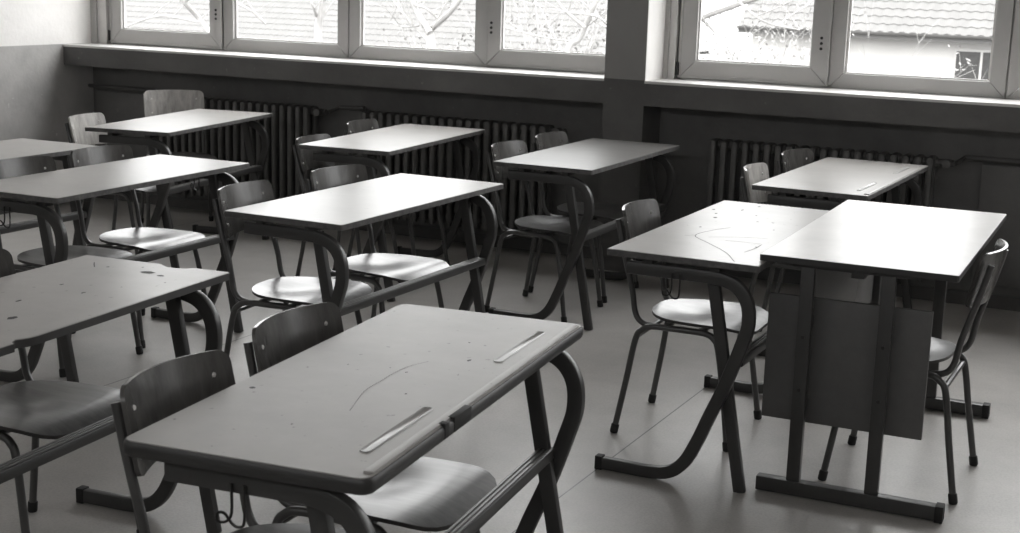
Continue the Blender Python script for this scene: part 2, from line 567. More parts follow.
def build_window(n, joints, x_end_gap):
    """joints: list of (x0, x1, kind); kind 'sash' is an opening casement set forward, 'fixed' a fixed light"""
    x0, x1 = joints[0][0], joints[-1][1]
    root = thing('window_%d' % n, '', '')
    del root['label'], root['category']
    struct(root)
    yp = Y_W + 0.035
    base = MB()
    # outer frame: bottom and top rails, end posts and posts behind the joints
    base.box(x0 - 0.018, x1 + 0.03, yp + 0.02, yp + 0.07, Z_SILL + 0.002, Z_SILL + 0.045)
    base.box(x0 - 0.03, x1 + 0.03, yp + 0.02, yp + 0.07, Z_WTOP - 0.05, Z_WTOP)
    base.box(x0 - 0.022, x0 + 0.01, yp + 0.02, yp + 0.07, Z_SILL, Z_WTOP)
    base.box(x1 - 0.01, x1 + 0.045, yp + 0.02, yp + 0.07, Z_SILL, Z_WTOP)
    for a, b, k in joints[1:]:
        base.box(a - 0.02, a + 0.02, yp + 0.024, yp + 0.07, Z_SILL, Z_WTOP)
    struct(base.build('window_frame', M['window_frame'], root, smooth=False))
    for a, b, k in joints:
        mb = MB()
        if k == 'sash':
            za, w, y0, y1 = Z_SILL + 0.020, 0.086, yp - 0.012, yp + 0.028
            frame_box(mb, a + 0.008, b - 0.008, za, Z_WTOP - 0.03, w, y0, y1)
            # lip on the casement edge
            frame_box(mb, a - 0.004, b + 0.004, za - 0.010, Z_WTOP - 0.02, 0.014, y0 - 0.004, y0 + 0.008)
        else:
            za, w, y0, y1 = Z_SILL + 0.004, 0.078, yp + 0.004, yp + 0.045
            frame_box(mb, a + 0.004, b - 0.004, za, Z_WTOP - 0.015, w, y0, y1)
        # white glazing bead
        ox0, ox1, oz0, oz1 = a + 0.006 + w - 0.004, b - 0.006 - w + 0.004, za + w - 0.006, Z_WTOP - 0.02 - w
        fr = struct(mb.build('casement_frame' if k == 'sash' else 'fixed_frame', M['window_frame'], root, smooth=False, bevel=0.003))
        bd = MB()
        frame_box(bd, ox0, ox1, oz0, oz1, 0.014, y0 + 0.022, y0 + 0.034)
        struct(bd.build('glazing_bead', M['sill'], root, smooth=False))
        pane = MB().box(ox0 + 0.004, ox1 - 0.004, y0 + 0.034, y0 + 0.035, oz0 + 0.004, oz1 - 0.004)
        pm = bpy.data.meshes.new('pane')
        yq = y0 + 0.03
        pm.from_pydata([(ox0, yq, oz0), (ox1, yq, oz0), (ox1, yq, oz1), (ox0, yq, oz1)], [], [(0, 1, 2, 3)])
        pm.materials.append(M['glass'])
        po = bpy.data.objects.new('window_pane', pm)
        COL.objects.link(po)
        po.parent = root
        struct(po)
        if k == 'sash':
            hx = b - 0.042 if joints.index((a, b, k)) % 4 == 0 else a + 0.034
            dots = MB()
            for dz in (0, 0.028, 0.056):
                zc = Z_SILL + 0.205 + dz
                ring = [(hx + 0.008 * math.cos(t * PI / 5), zc + 0.008 * math.sin(t * PI / 5)) for t in range(10)]
                vs_ = [(x, y0 + 0.002, z) for x, z in ring] + [(x, y0 - 0.004, z) for x, z in ring]
                dots.add(vs_, [tuple(range(10)), tuple(reversed(range(10, 20)))] + [(i, (i + 1) % 10, 10 + (i + 1) % 10, 10 + i) for i in range(10)])
            struct(dots.build('vent_holes', M['rubber'], root, smooth=False))
            hg = MB()
            for zc in (Z_SILL + 0.06, Z_SILL + 0.55):
                hxx = a - 0.006 if hx > (a + b) / 2 else b + 0.006
                hg.tube([(hxx, y0 - 0.006, zc - 0.035), (hxx, y0 - 0.006, zc + 0.035)], 0.009, 8)
            struct(hg.build('hinge', M['wire'], root))
    return root

# ------------------------------------------------------------------ radiators and pipes
def radiator_section():
    mb = MB()
    for y in (-0.045, 0.045):
        sec = lambda t: rect(0.017, 0.022, 0.012)
        mb.sweep([(0, y, 0.13), (0, y, 0.18), (0, y, 0.72), (0, y, 0.755)], lambda t: [(a * (0.72 if t in (0, 1) else 1), b * (0.8 if t in (0, 1) else 1)) for a, b in rect(0.017, 0.022, 0.012)], (1, 0, 0))
    for z in (0.17, 0.735):
        mb.sweep([(0, -0.06, z), (0, 0, z + 0.008), (0, 0.06, z)], rect(0.016, 0.026, 0.012), (1, 0, 0))
    for z in (0.17, 0.735):
        mb.tube([(-0.0285, 0, z), (0.0285, 0, z)], 0.024, 10)
    return mb

def build_radiator(x0, n, label, pitch=0.0595):
    root = thing('radiator', label, 'radiator', (x0, Y_F + 0.13, 0), 0, 'radiators under the windows')
    proto = None
    for k in range(n):
        if k == 0:
            o = radiator_section().build('radiator_section', M['radiator'], root)
            proto = o
        else:
            o = proto.copy()
            COL.objects.link(o)
        o.location = (pitch * (k + 0.5), 0, 0)
    L = pitch * n
    for x in (pitch * 2, L - pitch * 2):
        br = MB()
        br.box(x - 0.012, x + 0.012, -0.03, Y_W - Y_F - 0.131, 0.115, 0.14)
        br.box(x - 0.012, x + 0.012, Y_W - Y_F - 0.15, Y_W - Y_F - 0.131, 0.05, 0.7)
        br.build('bracket', M['pipe'], root)
    vb = MB()
    vb.tube([(L, 0, 0.735), (L + 0.06, 0, 0.735), (L + 0.08, 0.0, 0.735)], 0.018, 10)
    vb.tube([(L + 0.05, 0, 0.735), (L + 0.05, -0.06, 0.735)], 0.022, 10)
    vb.build('valve', M['pipe'], root)
    return root

# ------------------------------------------------------------------ chair
def chair_seat_mesh():
    mb = MB()
    NT, NR = 48, 9
    th_ = 0.010
    cx, hx, hy = 0.076, 0.197, 0.197
    def P(t, a):
        c, s = math.cos(a), math.sin(a)
        e = 3.9 if c > 0 else 2.7
        r = (abs(c) ** e + abs(s) ** e) ** (-1 / e)
        x, y = t * r * c * hx, t * r * s * hy * (1.0 if c > 0 else 1.0)
        y *= 1 + 0.05 * (x / hx)
        z = 0.433 - 0.014 * math.exp(-(((x + 0.05) / 0.09) ** 2 + (y / 0.11) ** 2))
        fr = max(0, (x - 0.09) / 0.10)
        z -= 0.022 * fr * fr
        z += 0.006 * max(0, (-x - 0.1) / 0.09) ** 2
        return Vector((cx + x, y, z))
    top = [[P(0, 0)]] + [[P(k / NR, 2 * PI * j / NT) for j in range(NT)] for k in range(1, NR + 1)]
    vs_, fs_ = [], []
    for dz in (0, -th_):
        o = len(vs_)
        vs_.append(top[0][0] + Vector((0, 0, dz)))
        for rr in top[1:]:
            vs_ += [q + Vector((0, 0, dz)) for q in rr]
        for j in range(NT):
            fs_.append((o, o + 1 + j, o + 1 + (j + 1) % NT))
        for k in range(NR - 1):
            for j in range(NT):
                a = o + 1 + k * NT + j
                b = o + 1 + k * NT + (j + 1) % NT
                fs_.append((a, b, b + NT, a + NT))
    o2 = 1 + NR * NT
    e0 = 1 + (NR - 1) * NT
    for j in range(NT):
        a, b = e0 + j, e0 + (j + 1) % NT
        fs_.append((a, b, o2 + b, o2 + a))
    return mb.add(vs_, fs_)

def chair_back_mesh(W=0.178, H=0.086, r=0.028, cz=0.711):
    mb = MB()
    NU, NV = 30, 8
    th_ = 0.009
    us = [-W + 2 * W * (0.5 - 0.5 * math.cos(PI * k / NU)) for k in range(NU + 1)]
    def half(u):
        d = abs(u) - (W - r)
        return H if d <= 0 else H - r + math.sqrt(max(0, r * r - d * d)) * 0.999
    def P(u, v, off):
        h = half(u)
        z = v * h
        z -= 0.006 * (u / W) ** 2 * (1 if v < 0 else 0.2)
        bend = 0.045 * (u / W) ** 2
        x = -0.228 - 0.22 * z + bend
        nx = Vector((1, -2 * 0.045 * u / (W * W), 0.20)).normalized()
        return Vector((x, u * 0.985, cz + z)) + nx * off
    vs_, fs_ = [], []
    for off in (th_ / 2, -th_ / 2):
        for u in us:
            for j in range(NV + 1):
                vs_.append(P(u, -1 + 2 * j / NV, off))
    m = NV + 1
    N = (NU + 1) * m
    for i in range(NU):
        for j in range(NV):
            a = i * m + j
            fs_.append((a, a + 1, a + 1 + m, a + m))
            fs_.append((N + a, N + a + m, N + a + m + 1, N + a + 1))
    for i in range(NU):
        for j in (0, NV):
            a = i * m + j
            fs_.append((a, a + m, N + a + m, N + a))
    for i in (0, NU):
        for j in range(NV):
            a = i * m + j
            fs_.append((a, a + 1, N + a + 1, N + a))
    mb.add(vs_, fs_)
    return mb, P

def make_chair(back_mat):
    root = thing('school_chair', 'prototype', 'chair')
    chair_seat_mesh().build('seat', M['seat'], root, angle=50)
    bk, P = chair_back_mesh()
    back = bk.build('backrest', back_mat, root, angle=50)
    for sy in (-1, 1):
        for v in (0.42, -0.5):
            c = P(sy * 0.135, v, 0.0045)
            rv = MB()
            ring = lambda q, rr: [q + Vector((0, rr * math.cos(t * PI / 5), rr * math.sin(t * PI / 5))) for t in range(10)]
            a, b = ring(c - Vector((0.001, 0, 0)), 0.0062), ring(c + Vector((0.002, 0, 0)), 0.0045)
            rv.add(a + b, [tuple(range(10, 20))] + [(i, (i + 1) % 10, 10 + (i + 1) % 10, 10 + i) for i in range(10)])
            rv.build('rivet', M['rivet'], back)
        # upright: from under the seat, round the bend and up behind the backrest
        up = spline([(0.06, sy * 0.165, 0.398), (-0.06, sy * 0.165, 0.397), (-0.118, sy * 0.165, 0.404), (-0.147, sy * 0.165, 0.438), (-0.163, sy * 0.164, 0.52),
                     (-0.196, sy * 0.161, 0.635), (-0.216, sy * 0.158, 0.71), (-0.228, sy * 0.157, 0.762)], 5)
        MB().tube(up, 0.0105, 10).build('back_upright', M['chair_tube'], root)
        for kind in ('rear', 'front'):
            if kind == 'rear':
                pts = [(-0.190, sy * 0.208, 0.012), (-0.158, sy * 0.196, 0.20), (-0.134, sy * 0.187, 0.348), (-0.112, sy * 0.184, 0.384), (-0.075, sy * 0.182, 0.399), (0.02, sy * 0.18, 0.400)]
            else:
                pts = [(0.224, sy * 0.208, 0.012), (0.194, sy * 0.198, 0.21), (0.166, sy * 0.187, 0.347), (0.148, sy * 0.184, 0.383), (0.112, sy * 0.182, 0.399), (0.02, sy * 0.18, 0.400)]
            path = [pts[0], pts[1]] + spline(pts[1:], 5)[1:]
            leg = MB().tube(path, 0.0112, 10).build('leg', M['chair_tube'], root)
            p0 = Vector(pts[0])
            d = (Vector(pts[1]) - p0).normalized()
            b0 = p0 - d * (p0.z / d.z)
            MB().tube([b0, b0 + d * 0.004, b0 + d * 0.03, b0 + d * 0.034], lambda t: 0.0145 if 0 < t < 1 else 0.0125, 10).build('rubber_foot', M['rubber'], leg)
    MB().tube([(-0.128, -0.188, 0.361), (-0.128, 0.188, 0.361)], 0.009, 8).build('stretcher', M['chair_tube'], root)
    sf = MB()
    sf.sweep([(0.10, -0.18, 0.403), (0.10, 0.18, 0.403)], rect(0.012, 0.005, 0.002), (1, 0, 0))
    sf.sweep([(-0.03, -0.18, 0.403), (-0.03, 0.18, 0.403)], rect(0.012, 0.005, 0.002), (1, 0, 0))
    sf.build('seat_frame', M['chair_tube'], root)
    return root

# ------------------------------------------------------------------ pupil desk
DW, DD, DH = 1.20, 0.49, 0.75
def desk_outline(kind):
    hx, hy = DD / 2, DW / 2
    if kind == 'chipped':
        return [(hx, -hy), (hx, -0.275), (hx - 0.012, -0.268), (hx - 0.018, -0.25), (hx - 0.004, -0.225), (hx, -0.2), (hx, hy - 0.006), (hx - 0.006, hy), (0.118, hy), (0.112, hy - 0.02), (0.085, hy - 0.026), (0.053, hy - 0.026),
                (0.025, hy - 0.008), (0.018, hy), (-hx, hy), (-hx, -hy)]
    if kind == 'round':
        return rounded_rect(hx, hy, 0.022)
    return rounded_rect(hx, hy, 0.007, 3)

def make_desk(kind):
    top_mat = {'plain': M['top_light'], 'chipped': M['top_old'], 'round': M['top_front'], 'grooved': M['top_light']}[kind]
    root = thing('school_desk', 'prototype', 'desk')
    ol = desk_outline(kind)
    th_ = 0.030 if kind == 'round' else 0.021
    tb = MB()
    tb.prism(ol, DH - th_, DH)
    top = tb.build('tabletop', top_mat, root, smooth=False, bevel=0.0012)
    # edge band round the top
    o1 = offset_outline(ol, 0.0025)
    n = len(ol)
    eb = MB()
    bulge = 0.006 if kind == 'round' else 0.0025
    o2 = offset_outline(ol, bulge)
    o0 = offset_outline(ol, -0.0008)
    prof = [(o0, DH - th_ + 0.0005), (o1, DH - th_ + 0.0005), (o2, DH - th_ * 0.75), (o2, DH - th_ * 0.25), (o1, DH - 0.0018), (o0, DH - 0.0018)]
    vs_ = [(x, y, z) for o_, z in prof for x, y in o_]
    fs_ = []
    for k in range(len(prof) - 1):
        for i in range(n):
            a, b = k * n + i, k * n + (i + 1) % n
            fs_.append((a, b, b + n, a + n))
    eb.add(vs_, fs_)
    eb.build('edge_band', M['edge_dark'] if kind in ('round', 'chipped') else M['edge_wood'], top, smooth=True, angle=50)
    if kind in ('round', 'grooved'):
        # raised front lip with pencil grooves behind it
        lip = MB()
        lip.sweep([(DD / 2 - 0.012, -DW / 2 + 0.03, DH + 0.001), (DD / 2 - 0.012, DW / 2 - 0.03, DH + 0.001)], rect(0.010, 0.0025, 0.002), (1, 0, 0))
        lip.build('front_lip', top_mat, top)
        for y0, y1 in ((-0.47, -0.20), (0.19, 0.47)):
            gv = MB()
            gx = 0.178
            nn = 14
            rim, inn = [], []
            for s_, yy, a0 in ((1, y1, 0), (-1, y0, 180)):
                for k in range(nn + 1):
                    t = math.radians(a0 + 180 * k / nn)
                    rim.append((gx + 0.0115 * math.cos(t), yy + 0.0115 * math.sin(t)))
                    inn.append((gx + 0.0075 * math.cos(t), yy + 0.0075 * math.sin(t)))
            m_ = len(rim)
            mid = [((a[0] + b[0]) / 2, (a[1] + b[1]) / 2) for a, b in zip(rim, inn)]
            vs_ = [(x, y, DH + 0.0002) for x, y in rim] + [(x, y, DH + 0.0022) for x, y in mid] + [(x, y, DH + 0.0004) for x, y in inn]
            fs_ = []
            for k in range(2):
                for i in range(m_):
                    a, b = k * m_ + i, k * m_ + (i + 1) % m_
                    fs_.append((a, b, b + m_, a + m_))
            fs_.append(tuple(2 * m_ + i for i in range(m_)))
            gv.add(vs_, fs_)
            gv.build('pencil_groove', M['groove'], top, angle=60)
    ins = 0.045
    FR = [(-0.25, 0.0225), (-0.17, 0.0225), (-0.09, 0.0225), (-0.02, 0.034), (0.03, 0.075), (0.07, 0.15), (0.11, 0.25), (0.15, 0.347), (0.193, 0.475), (0.213, 0.55),
          (0.206, 0.62), (0.170, 0.668), (0.11, 0.688), (0.03, 0.690), (-0.10, 0.690), (-0.19, 0.690)]
    for sy in (-1, 1):
        y = sy * (DW / 2 - ins)
        sh = (0.028 if sy > 0 else 0.006) if kind == 'round' else 0.0
        pts = spline([(s_ + sh + (0.007 if z > 0.1 else 0.008), y, z) for s_, z in FR], 5)
        cl = MB().sweep(pts, rect(0.014, 0.0205, 0.005), (0, 1, 0)).build('curved_leg', M['frame'], root)
        fc = MB()
        fc.box(-0.265 + sh, -0.239 + sh, y - 0.0165, y + 0.0165, 0.0, 0.047)
        fc.build('foot_cap', M['rubber'], cl, bevel=0.004)
        yy = y - sy * 0.029
        st = MB().sweep([(0.100 + sh, yy, 0.70), (0.232 + sh, yy, 0.0)], rect(0.013, 0.019, 0.004), (0, 1, 0))
        st.build('straight_leg', M['frame'], root)
    fr = MB()
    fr.sweep([(0.183, -DW / 2 + ins + 0.012, 0.428), (0.183, DW / 2 - ins - 0.012, 0.428)], rect(0.019, 0.015, 0.004), (1, 0, 0))
    ft = fr.build('footrest', M['frame'], root)
    rb = MB()
    for dx in (-0.011, 0.0, 0.011):
        rb.box(0.183 + dx - 0.0028, 0.183 + dx + 0.0028, -DW / 2 + ins + 0.03, DW / 2 - ins - 0.03, 0.4425, 0.4455)
    rb.build('footrest_tread', M['frame_light'], ft, smooth=False)
    sr = MB()
    for x in (-0.12, 0.10):
        sr.box(x - 0.015, x + 0.015, -DW / 2 + ins - 0.01, DW / 2 - ins + 0.01, 0.708, DH - th_ + 0.001)
    sr.build('support_rail', M['frame'], root, bevel=0.002)
    return root, top

def add_hook(root, sy):
    """bag hook of bent wire under the rail"""
    hk = MB()
    y = sy * (DW / 2 - 0.045 + 0.018)
    hk.tube(spline([(-0.035, y, 0.69), (-0.035, y, 0.635), (-0.045, y + sy * 0.004, 0.618), (-0.058, y + sy * 0.01, 0.62), (-0.058, y + sy * 0.01, 0.634), (-0.046, y + sy * 0.006, 0.634),
                    (-0.034, y, 0.614), (-0.02, y, 0.61), (-0.009, y, 0.622), (-0.008, y, 0.69)], 4), 0.0028, 6)
    return hk.build('bag_hook', M['wire'], root)

def ribbon(pts, w, z):
    """thin strip lying on a tabletop"""
    P = [Vector((a, b, 0)) for a, b in pts]
    vs_, fs_ = [], []
    for i, q in enumerate(P):
        t = (P[min(i + 1, len(P) - 1)] - P[max(i - 1, 0)]).normalized()
        nrm = Vector((-t.y, t.x, 0)) * w / 2
        vs_ += [(q.x + nrm.x, q.y + nrm.y, z), (q.x - nrm.x, q.y - nrm.y, z)]
    for i in range(len(P) - 1):
        fs_.append((2 * i, 2 * i + 1, 2 * i + 3, 2 * i + 2))
    return vs_, fs_

def marks(top, lines, dots, width, line_name, dot_name):
    """pen lines and dark spots on a tabletop, each a part of its own"""
    for l in lines:
        pts = [(q.x, q.y) for q in spline([(a, b, 0) for a, b in l], 5)]
        MB().add(*ribbon(pts, width, DH + 0.0004)).build(line_name, M['ink'], top, smooth=False)
    for x, y, rx, ry in dots:
        rr = random.Random(int(1000 * (x + 3 * y)))
        v = [(x + rx * math.cos(t * PI / 6) * rr.uniform(0.75, 1.1), y + ry * math.sin(t * PI / 6) * rr.uniform(0.75, 1.1), DH + 0.0004) for t in range(12)]
        MB().add(v, [tuple(range(12))]).build(dot_name, M['ink'], top, smooth=False)

# ------------------------------------------------------------------ teacher's desk
def make_teacher_desk(loc, rz):
    root = thing('teacher_desk', "large white-topped teacher's desk with hanging side panel and T-shaped feet", 'desk', loc, rz)
    W, D, H = 1.299, 0.589, 0.7715
    tb = MB().prism(rounded_rect(D / 2, W / 2, 0.004, 2), H - 0.019, H).build('tabletop', M['top_teacher'], root, smooth=False, bevel=0.001)
    ol = rounded_rect(D / 2 + 0.0015, W / 2 + 0.0015, 0.005, 2)
    n = len(ol)
    o0 = offset_outline(ol, -0.002)
    eb = MB()
    prof = [(o0, H - 0.0195), (ol, H - 0.0195), (ol, H - 0.0012), (o0, H - 0.0012)]
    vs_ = [(x, y, z) for o_, z in prof for x, y in o_]
    fs_ = [(k * n + i, k * n + (i + 1) % n, (k + 1) * n + (i + 1) % n, (k + 1) * n + i) for k in range(3) for i in range(n)]
    eb.add(vs_, fs_)
    eb.build('edge_band', M['edge_dark'], tb, smooth=False)
    for y in (-W / 2 + 0.045, W / 2 - 0.07):
        ft = MB().box(-0.268, 0.292, y - 0.02, y + 0.02, 0.004, 0.05).build('foot_bar', M['frame'], root, bevel=0.004)
        MB().box(0.286, 0.312, y - 0.023, y + 0.023, 0.0, 0.053).build('foot_cap', M['rubber'], ft, bevel=0.004)
        for x in (-0.152, 0.092):
            MB().box(x - 0.021, x + 0.021, y - 0.014, y + 0.014, 0.05, H - 0.032).build('upright_leg', M['frame'], root, bevel=0.003)
        MB().box(-0.20, 0.185, y - 0.014, y + 0.014, H - 0.034, H - 0.018).build('top_bar', M['frame'], root, bevel=0.002)
    yp = -W / 2 + 0.115
    pn = MB().box(-0.284, 0.218, yp - 0.009, yp + 0.009, 0.225, 0.630).build('side_panel', M['panel'], root, bevel=0.002)
    for x in (-0.152, 0.092):
        for z in (0.52, 0.35):
            MB().tube([(x, -W / 2 + 0.028, z), (x, -W / 2 + 0.033, z)], 0.006, 10).build('screw', M['wire'], pn)
        for z in (0.56, 0.29):
            MB().box(x - 0.015, x + 0.015, -W / 2 + 0.057, yp - 0.008, z - 0.015, z + 0.015).build('panel_clamp', M['frame'], root)
    MB().box(-0.17, -0.155, yp + 0.03, W / 2 - 0.09, 0.40, H - 0.02).build('modesty_panel', M['modesty'], root, bevel=0.002)
    lb = MB().box(-0.02, 0.02, -W / 2 + 0.03, W / 2 - 0.09, H - 0.05, H - 0.018)
    lb.build('long_beam', M['frame'], root, bevel=0.003)
    return root

# ------------------------------------------------------------------ outside
def tile_roof(x0, x1, y_eave, z_eave, rows, slope, tile_w=0.30, course=0.34, wave=0.022, step=0.04):
    """a pan-tile roof: waves along the eave, one step per course"""
    mb = MB()
    c, s = math.cos(slope), math.sin(slope)
    nx = int((x1 - x0) / tile_w * 4)
    for r in range(rows):
        for e in range(1):
            d0, d1 = r * course, (r + 1) * course + 0.06
            vs_, fs_ = [], []
            for k in range(nx + 1):
                x = x0 + (x1 - x0) * k / nx
                ph = 2 * PI * (x / tile_w) + (PI if r % 2 else 0) * 0
                wv = wave * math.cos(ph)
                for (d, lift) in ((d0, 0.0), (d0, step), (d1, 0.02)):
                    h = lift + wv
                    vs_.append((x, y_eave + d * c - h * s, z_eave + d * s + h * c))
            for k in range(nx):
                a = 3 * k
                fs_.append((a, a + 3, a + 4, a + 1))
                fs_.append((a + 1, a + 4, a + 5, a + 2))
            mb.add(vs_, fs_)
    return mb

def build_house(name, label, x0, x1, y, z_ground, z_eave, rows, windows, tile={}):
    root = thing(name, label, 'house', ((x0 + x1) / 2, y, z_ground))
    ox, oy, oz = (x0 + x1) / 2, y, z_ground
    depth = 8.0
    L = lambda mb: MB.add(MB(), [(a - ox, b - oy, c - oz) for a, b, c in mb.v], mb.f)
    L(MB().box(x0 + 0.3, x1 - 0.3, y + 0.5, y + depth, z_ground, z_eave + 0.12)).build('house_wall', M['plaster'], root, smooth=False)
    slope = math.radians(38)
    rf = L(tile_roof(x0, x1, y, z_eave, rows, slope, **tile)).build('roof', M['tile'], root, smooth=True, angle=30)
    run = rows * 0.34
    yt, zt = y + run * math.cos(slope), z_eave + run * math.sin(slope)
    gb = MB()
    gb.add([(x0 + 0.3, y + 0.5, z_eave + 0.1), (x0 + 0.3, yt, zt - 0.15), (x0 + 0.3, 2 * yt - y, z_eave), (x1 - 0.3, y + 0.5, z_eave + 0.1), (x1 - 0.3, yt, zt - 0.15), (x1 - 0.3, 2 * yt - y, z_eave)],
           [(0, 1, 2), (3, 5, 4), (0, 3, 4, 1), (1, 4, 5, 2)])
    L(gb).build('gable', M['plaster'], root, smooth=False)
    gt = MB()
    ring = [(0.09 * math.cos(PI + t * PI / 8), 0.09 * math.sin(PI + t * PI / 8)) for t in range(9)]
    gt.sweep([(x0, y - 0.06, z_eave + 0.02), (x1, y - 0.06, z_eave + 0.02)], ring + [(0.07, 0.0), (-0.07, 0.0)], (0, 1, 0))
    gt.box(x0, x1, y + 0.02, y + 0.06, z_eave - 0.18, z_eave + 0.04)  # dark strip put in for the shadow band under the eave
    L(gt).build('gutter_eave_shade', M['gutter_eave_shade'], root)
    for wx0, wx1, wz0, wz1 in windows:
        fr = MB()
        t = 0.07
        fr.box(wx0 - t, wx1 + t, y + 0.46, y + 0.52, wz0 - t, wz0)
        fr.box(wx0 - t, wx1 + t, y + 0.46, y + 0.52, wz1, wz1 + t)
        fr.box(wx0 - t, wx0, y + 0.46, y + 0.52, wz0, wz1)
        fr.box(wx1, wx1 + t, y + 0.46, y + 0.52, wz0, wz1)
        fr.box((wx0 + wx1) / 2 - 0.03, (wx0 + wx1) / 2 + 0.03, y + 0.46, y + 0.52, wz0, wz1)
        f_ = L(fr).build('house_window', M['plaster'], root, smooth=False)
        L(MB().box(wx0, wx1, y + 0.48, y + 0.51, wz0, wz1)).build('pane', M['dark_pane'], f_, smooth=False)
    return root

def branch(mb, p, d, length, r, depth, rng, curl=0.25):
    n = 5
    pts = [Vector(p)]
    dd = Vector(d).normalized()
    for k in range(n):
        dd = (dd + Vector((rng.uniform(-1, 1), rng.uniform(-1, 1), rng.uniform(-0.6, 1.0))) * curl * 0.35).normalized()
        pts.append(pts[-1] + dd * length / n)
    mb.tube(pts, lambda t: r * (1 - 0.55 * t), 6 if r > 0.02 else 4, cap=False)
    if depth <= 0:
        return
    kids_ = rng.randint(2, 4)
    for k in range(kids_):
        i = rng.randint(2, n)
        ax = Vector((rng.uniform(-1, 1), rng.uniform(-1, 1), rng.uniform(-0.3, 0.9))).normalized()
        nd = (dd * 0.75 + ax * 0.8).normalized()
        branch(mb, pts[i], nd, length * rng.uniform(0.55, 0.8), r * (1 - 0.55 * i / n) * 0.62, depth - 1, rng, curl * 1.15)

def build_tree(label, loc, boughs, seed, twig_depth=2, trunk_r=0.08):
    """boughs: list of (points, r0, r1) in offsets from loc; twigs grow from every bough"""
    rng = random.Random(seed)
    root = thing('bare_tree', label, 'tree', loc, 0, 'bare trees outside the windows')
    tb, tw = MB(), MB()
    for pts, r0, r1 in boughs:
        sp = spline(pts, 6)
        tb.tube(sp, lambda t: 0.82 * (r0 + (r1 - r0) * t), 8)
        for k in range(len(sp) // 3, len(sp), 4):
            t = k / (len(sp) - 1)
            if (r0 + (r1 - r0) * t) > 0.07:
                continue
            a = Vector((rng.uniform(-1, 1), rng.uniform(-1, 1), rng.uniform(0.1, 1))).normalized()
            branch(tw, sp[k], a, rng.uniform(0.5, 1.0), max(0.006, (r0 + (r1 - r0) * t) * 0.22), twig_depth, rng)
    tb.build('trunk', M['bark'], root)
    tw.build('twigs', M['twig'], root)
    return root

def build_bush(label, loc, w, h, n, seed, leaves=0, leaf=0.09):
    rng = random.Random(seed)
    root = thing('wild_bush', label, 'bush', loc, 0, 'leafless bushes outside the windows')
    mb = MB()
    lf = MB()
    for k in range(n):
        x, y = rng.gauss(0, w * 0.3), rng.gauss(0, w * 0.15)
        lean = Vector((rng.uniform(-0.5, 0.5), rng.uniform(-0.4, 0.4), 1)).normalized()
        L = h * rng.uniform(0.6, 1.05)
        pts = [Vector((x, y, 0))]
        d = lean
        for q in range(7):
            d = (d + Vector((rng.uniform(-1, 1), rng.uniform(-1, 1), -0.05 * q)) * 0.16).normalized()
            pts.append(pts[-1] + d * L / 7)
        mb.tube(pts, lambda t: 0.012 * (1 - 0.75 * t), 4, cap=False)
        for q in range(2, 8):
            for _ in range(2):
                a = (d + Vector((rng.uniform(-1, 1), rng.uniform(-1, 1), rng.uniform(-0.3, 0.7)))).normalized()
                e = pts[q] + a * rng.uniform(0.3, 0.9)
                mb.tube([pts[q], (pts[q] + e) / 2 + Vector((0, 0, 0.05)), e], lambda t: 0.005 * (1 - 0.6 * t), 3, cap=False)
                for _2 in range(leaves):
                    c = pts[q].lerp(e, rng.uniform(0.2, 1)) + Vector((rng.uniform(-1, 1), rng.uniform(-1, 1), rng.uniform(-1, 1))) * 0.15
                    u = Vector((rng.uniform(-1, 1), rng.uniform(-1, 1), rng.uniform(-1, 1))).normalized() * leaf
                    v = u.orthogonal().normalized() * leaf * 0.5
                    lf.add([c - u, c - v, c + u, c + v], [(0, 1, 2, 3)])
    mb.build('stems', M['twig'], root)
    if leaves:
        lf.build('leaves', M['leaf'], root, smooth=False)
    return root

# ================================================================== build: room
build_room()
build_window(1, [(-6.685, -5.757, 'sash'), (-5.757, -4.795, 'fixed'), (-4.795, -3.832, 'fixed'), (-3.832, -2.905, 'sash')], 0)
build_window(2, [(-2.632, -1.81, 'sash'), (-1.81, -0.912, 'fixed'), (-0.912, -0.012, 'fixed'), (-0.012, 1.21, 'sash')], 0)
build_window(3, [(1.56, 2.42, 'sash'), (2.42, 3.3, 'fixed'), (3.3, 4.5, 'sash')], 0)

build_radiator(-6.17, 21, 'dark column radiator under the left window near the corner')
build_radiator(-4.56, 21, 'dark column radiator under the left window, beside the pillar')
build_radiator(-2.37, 20, 'dark column radiator under the right window, right of the pillar')
pp = MB()
pp.tube([(X_L + 0.01, Y_W - 0.05, 0.775), (-6.25, Y_W - 0.05, 0.775), (-6.22, Y_W - 0.07, 0.76), (-6.22, Y_F + 0.13, 0.735)], 0.013, 8)
tag(pp.build('heating_pipe', M['pipe']), 'heating pipe running from the left corner to the first radiator', 'pipe', 'heating pipes in the window niche')
pp = MB()
pp.tube([(-4.826, Y_F + 0.13, 0.735), (-4.80, Y_W - 0.05, 0.76), (-4.62, Y_W - 0.05, 0.77), (-4.57, Y_F + 0.13, 0.735)], 0.013, 8)
tag(pp.build('heating_pipe', M['pipe']), 'short heating pipe joining the two radiators under the left window', 'pipe', 'heating pipes in the window niche')
pp = MB()
pp.tube([(-1.095, Y_F + 0.13, 0.735), (-1.06, Y_W - 0.06, 0.762), (0.4, Y_W - 0.06, 0.762)], 0.013, 8)
tag(pp.build('heating_pipe', M['pipe']), 'heating pipe running right from the radiator under the right window', 'pipe', 'heating pipes in the window niche')
cp = MB().box(-6.78, -6.24, Y_W - 0.03, Y_W - 0.004, 0.12, 0.74)
tag(cp.build('niche_cover_panel', M['niche'], bevel=0.004), 'flat cover board on the niche wall between corner and radiator', 'panel', 'cover boards in the window niche')
cp = MB().box(-0.98, -0.15, Y_W - 0.03, Y_W - 0.004, 0.12, 0.73)
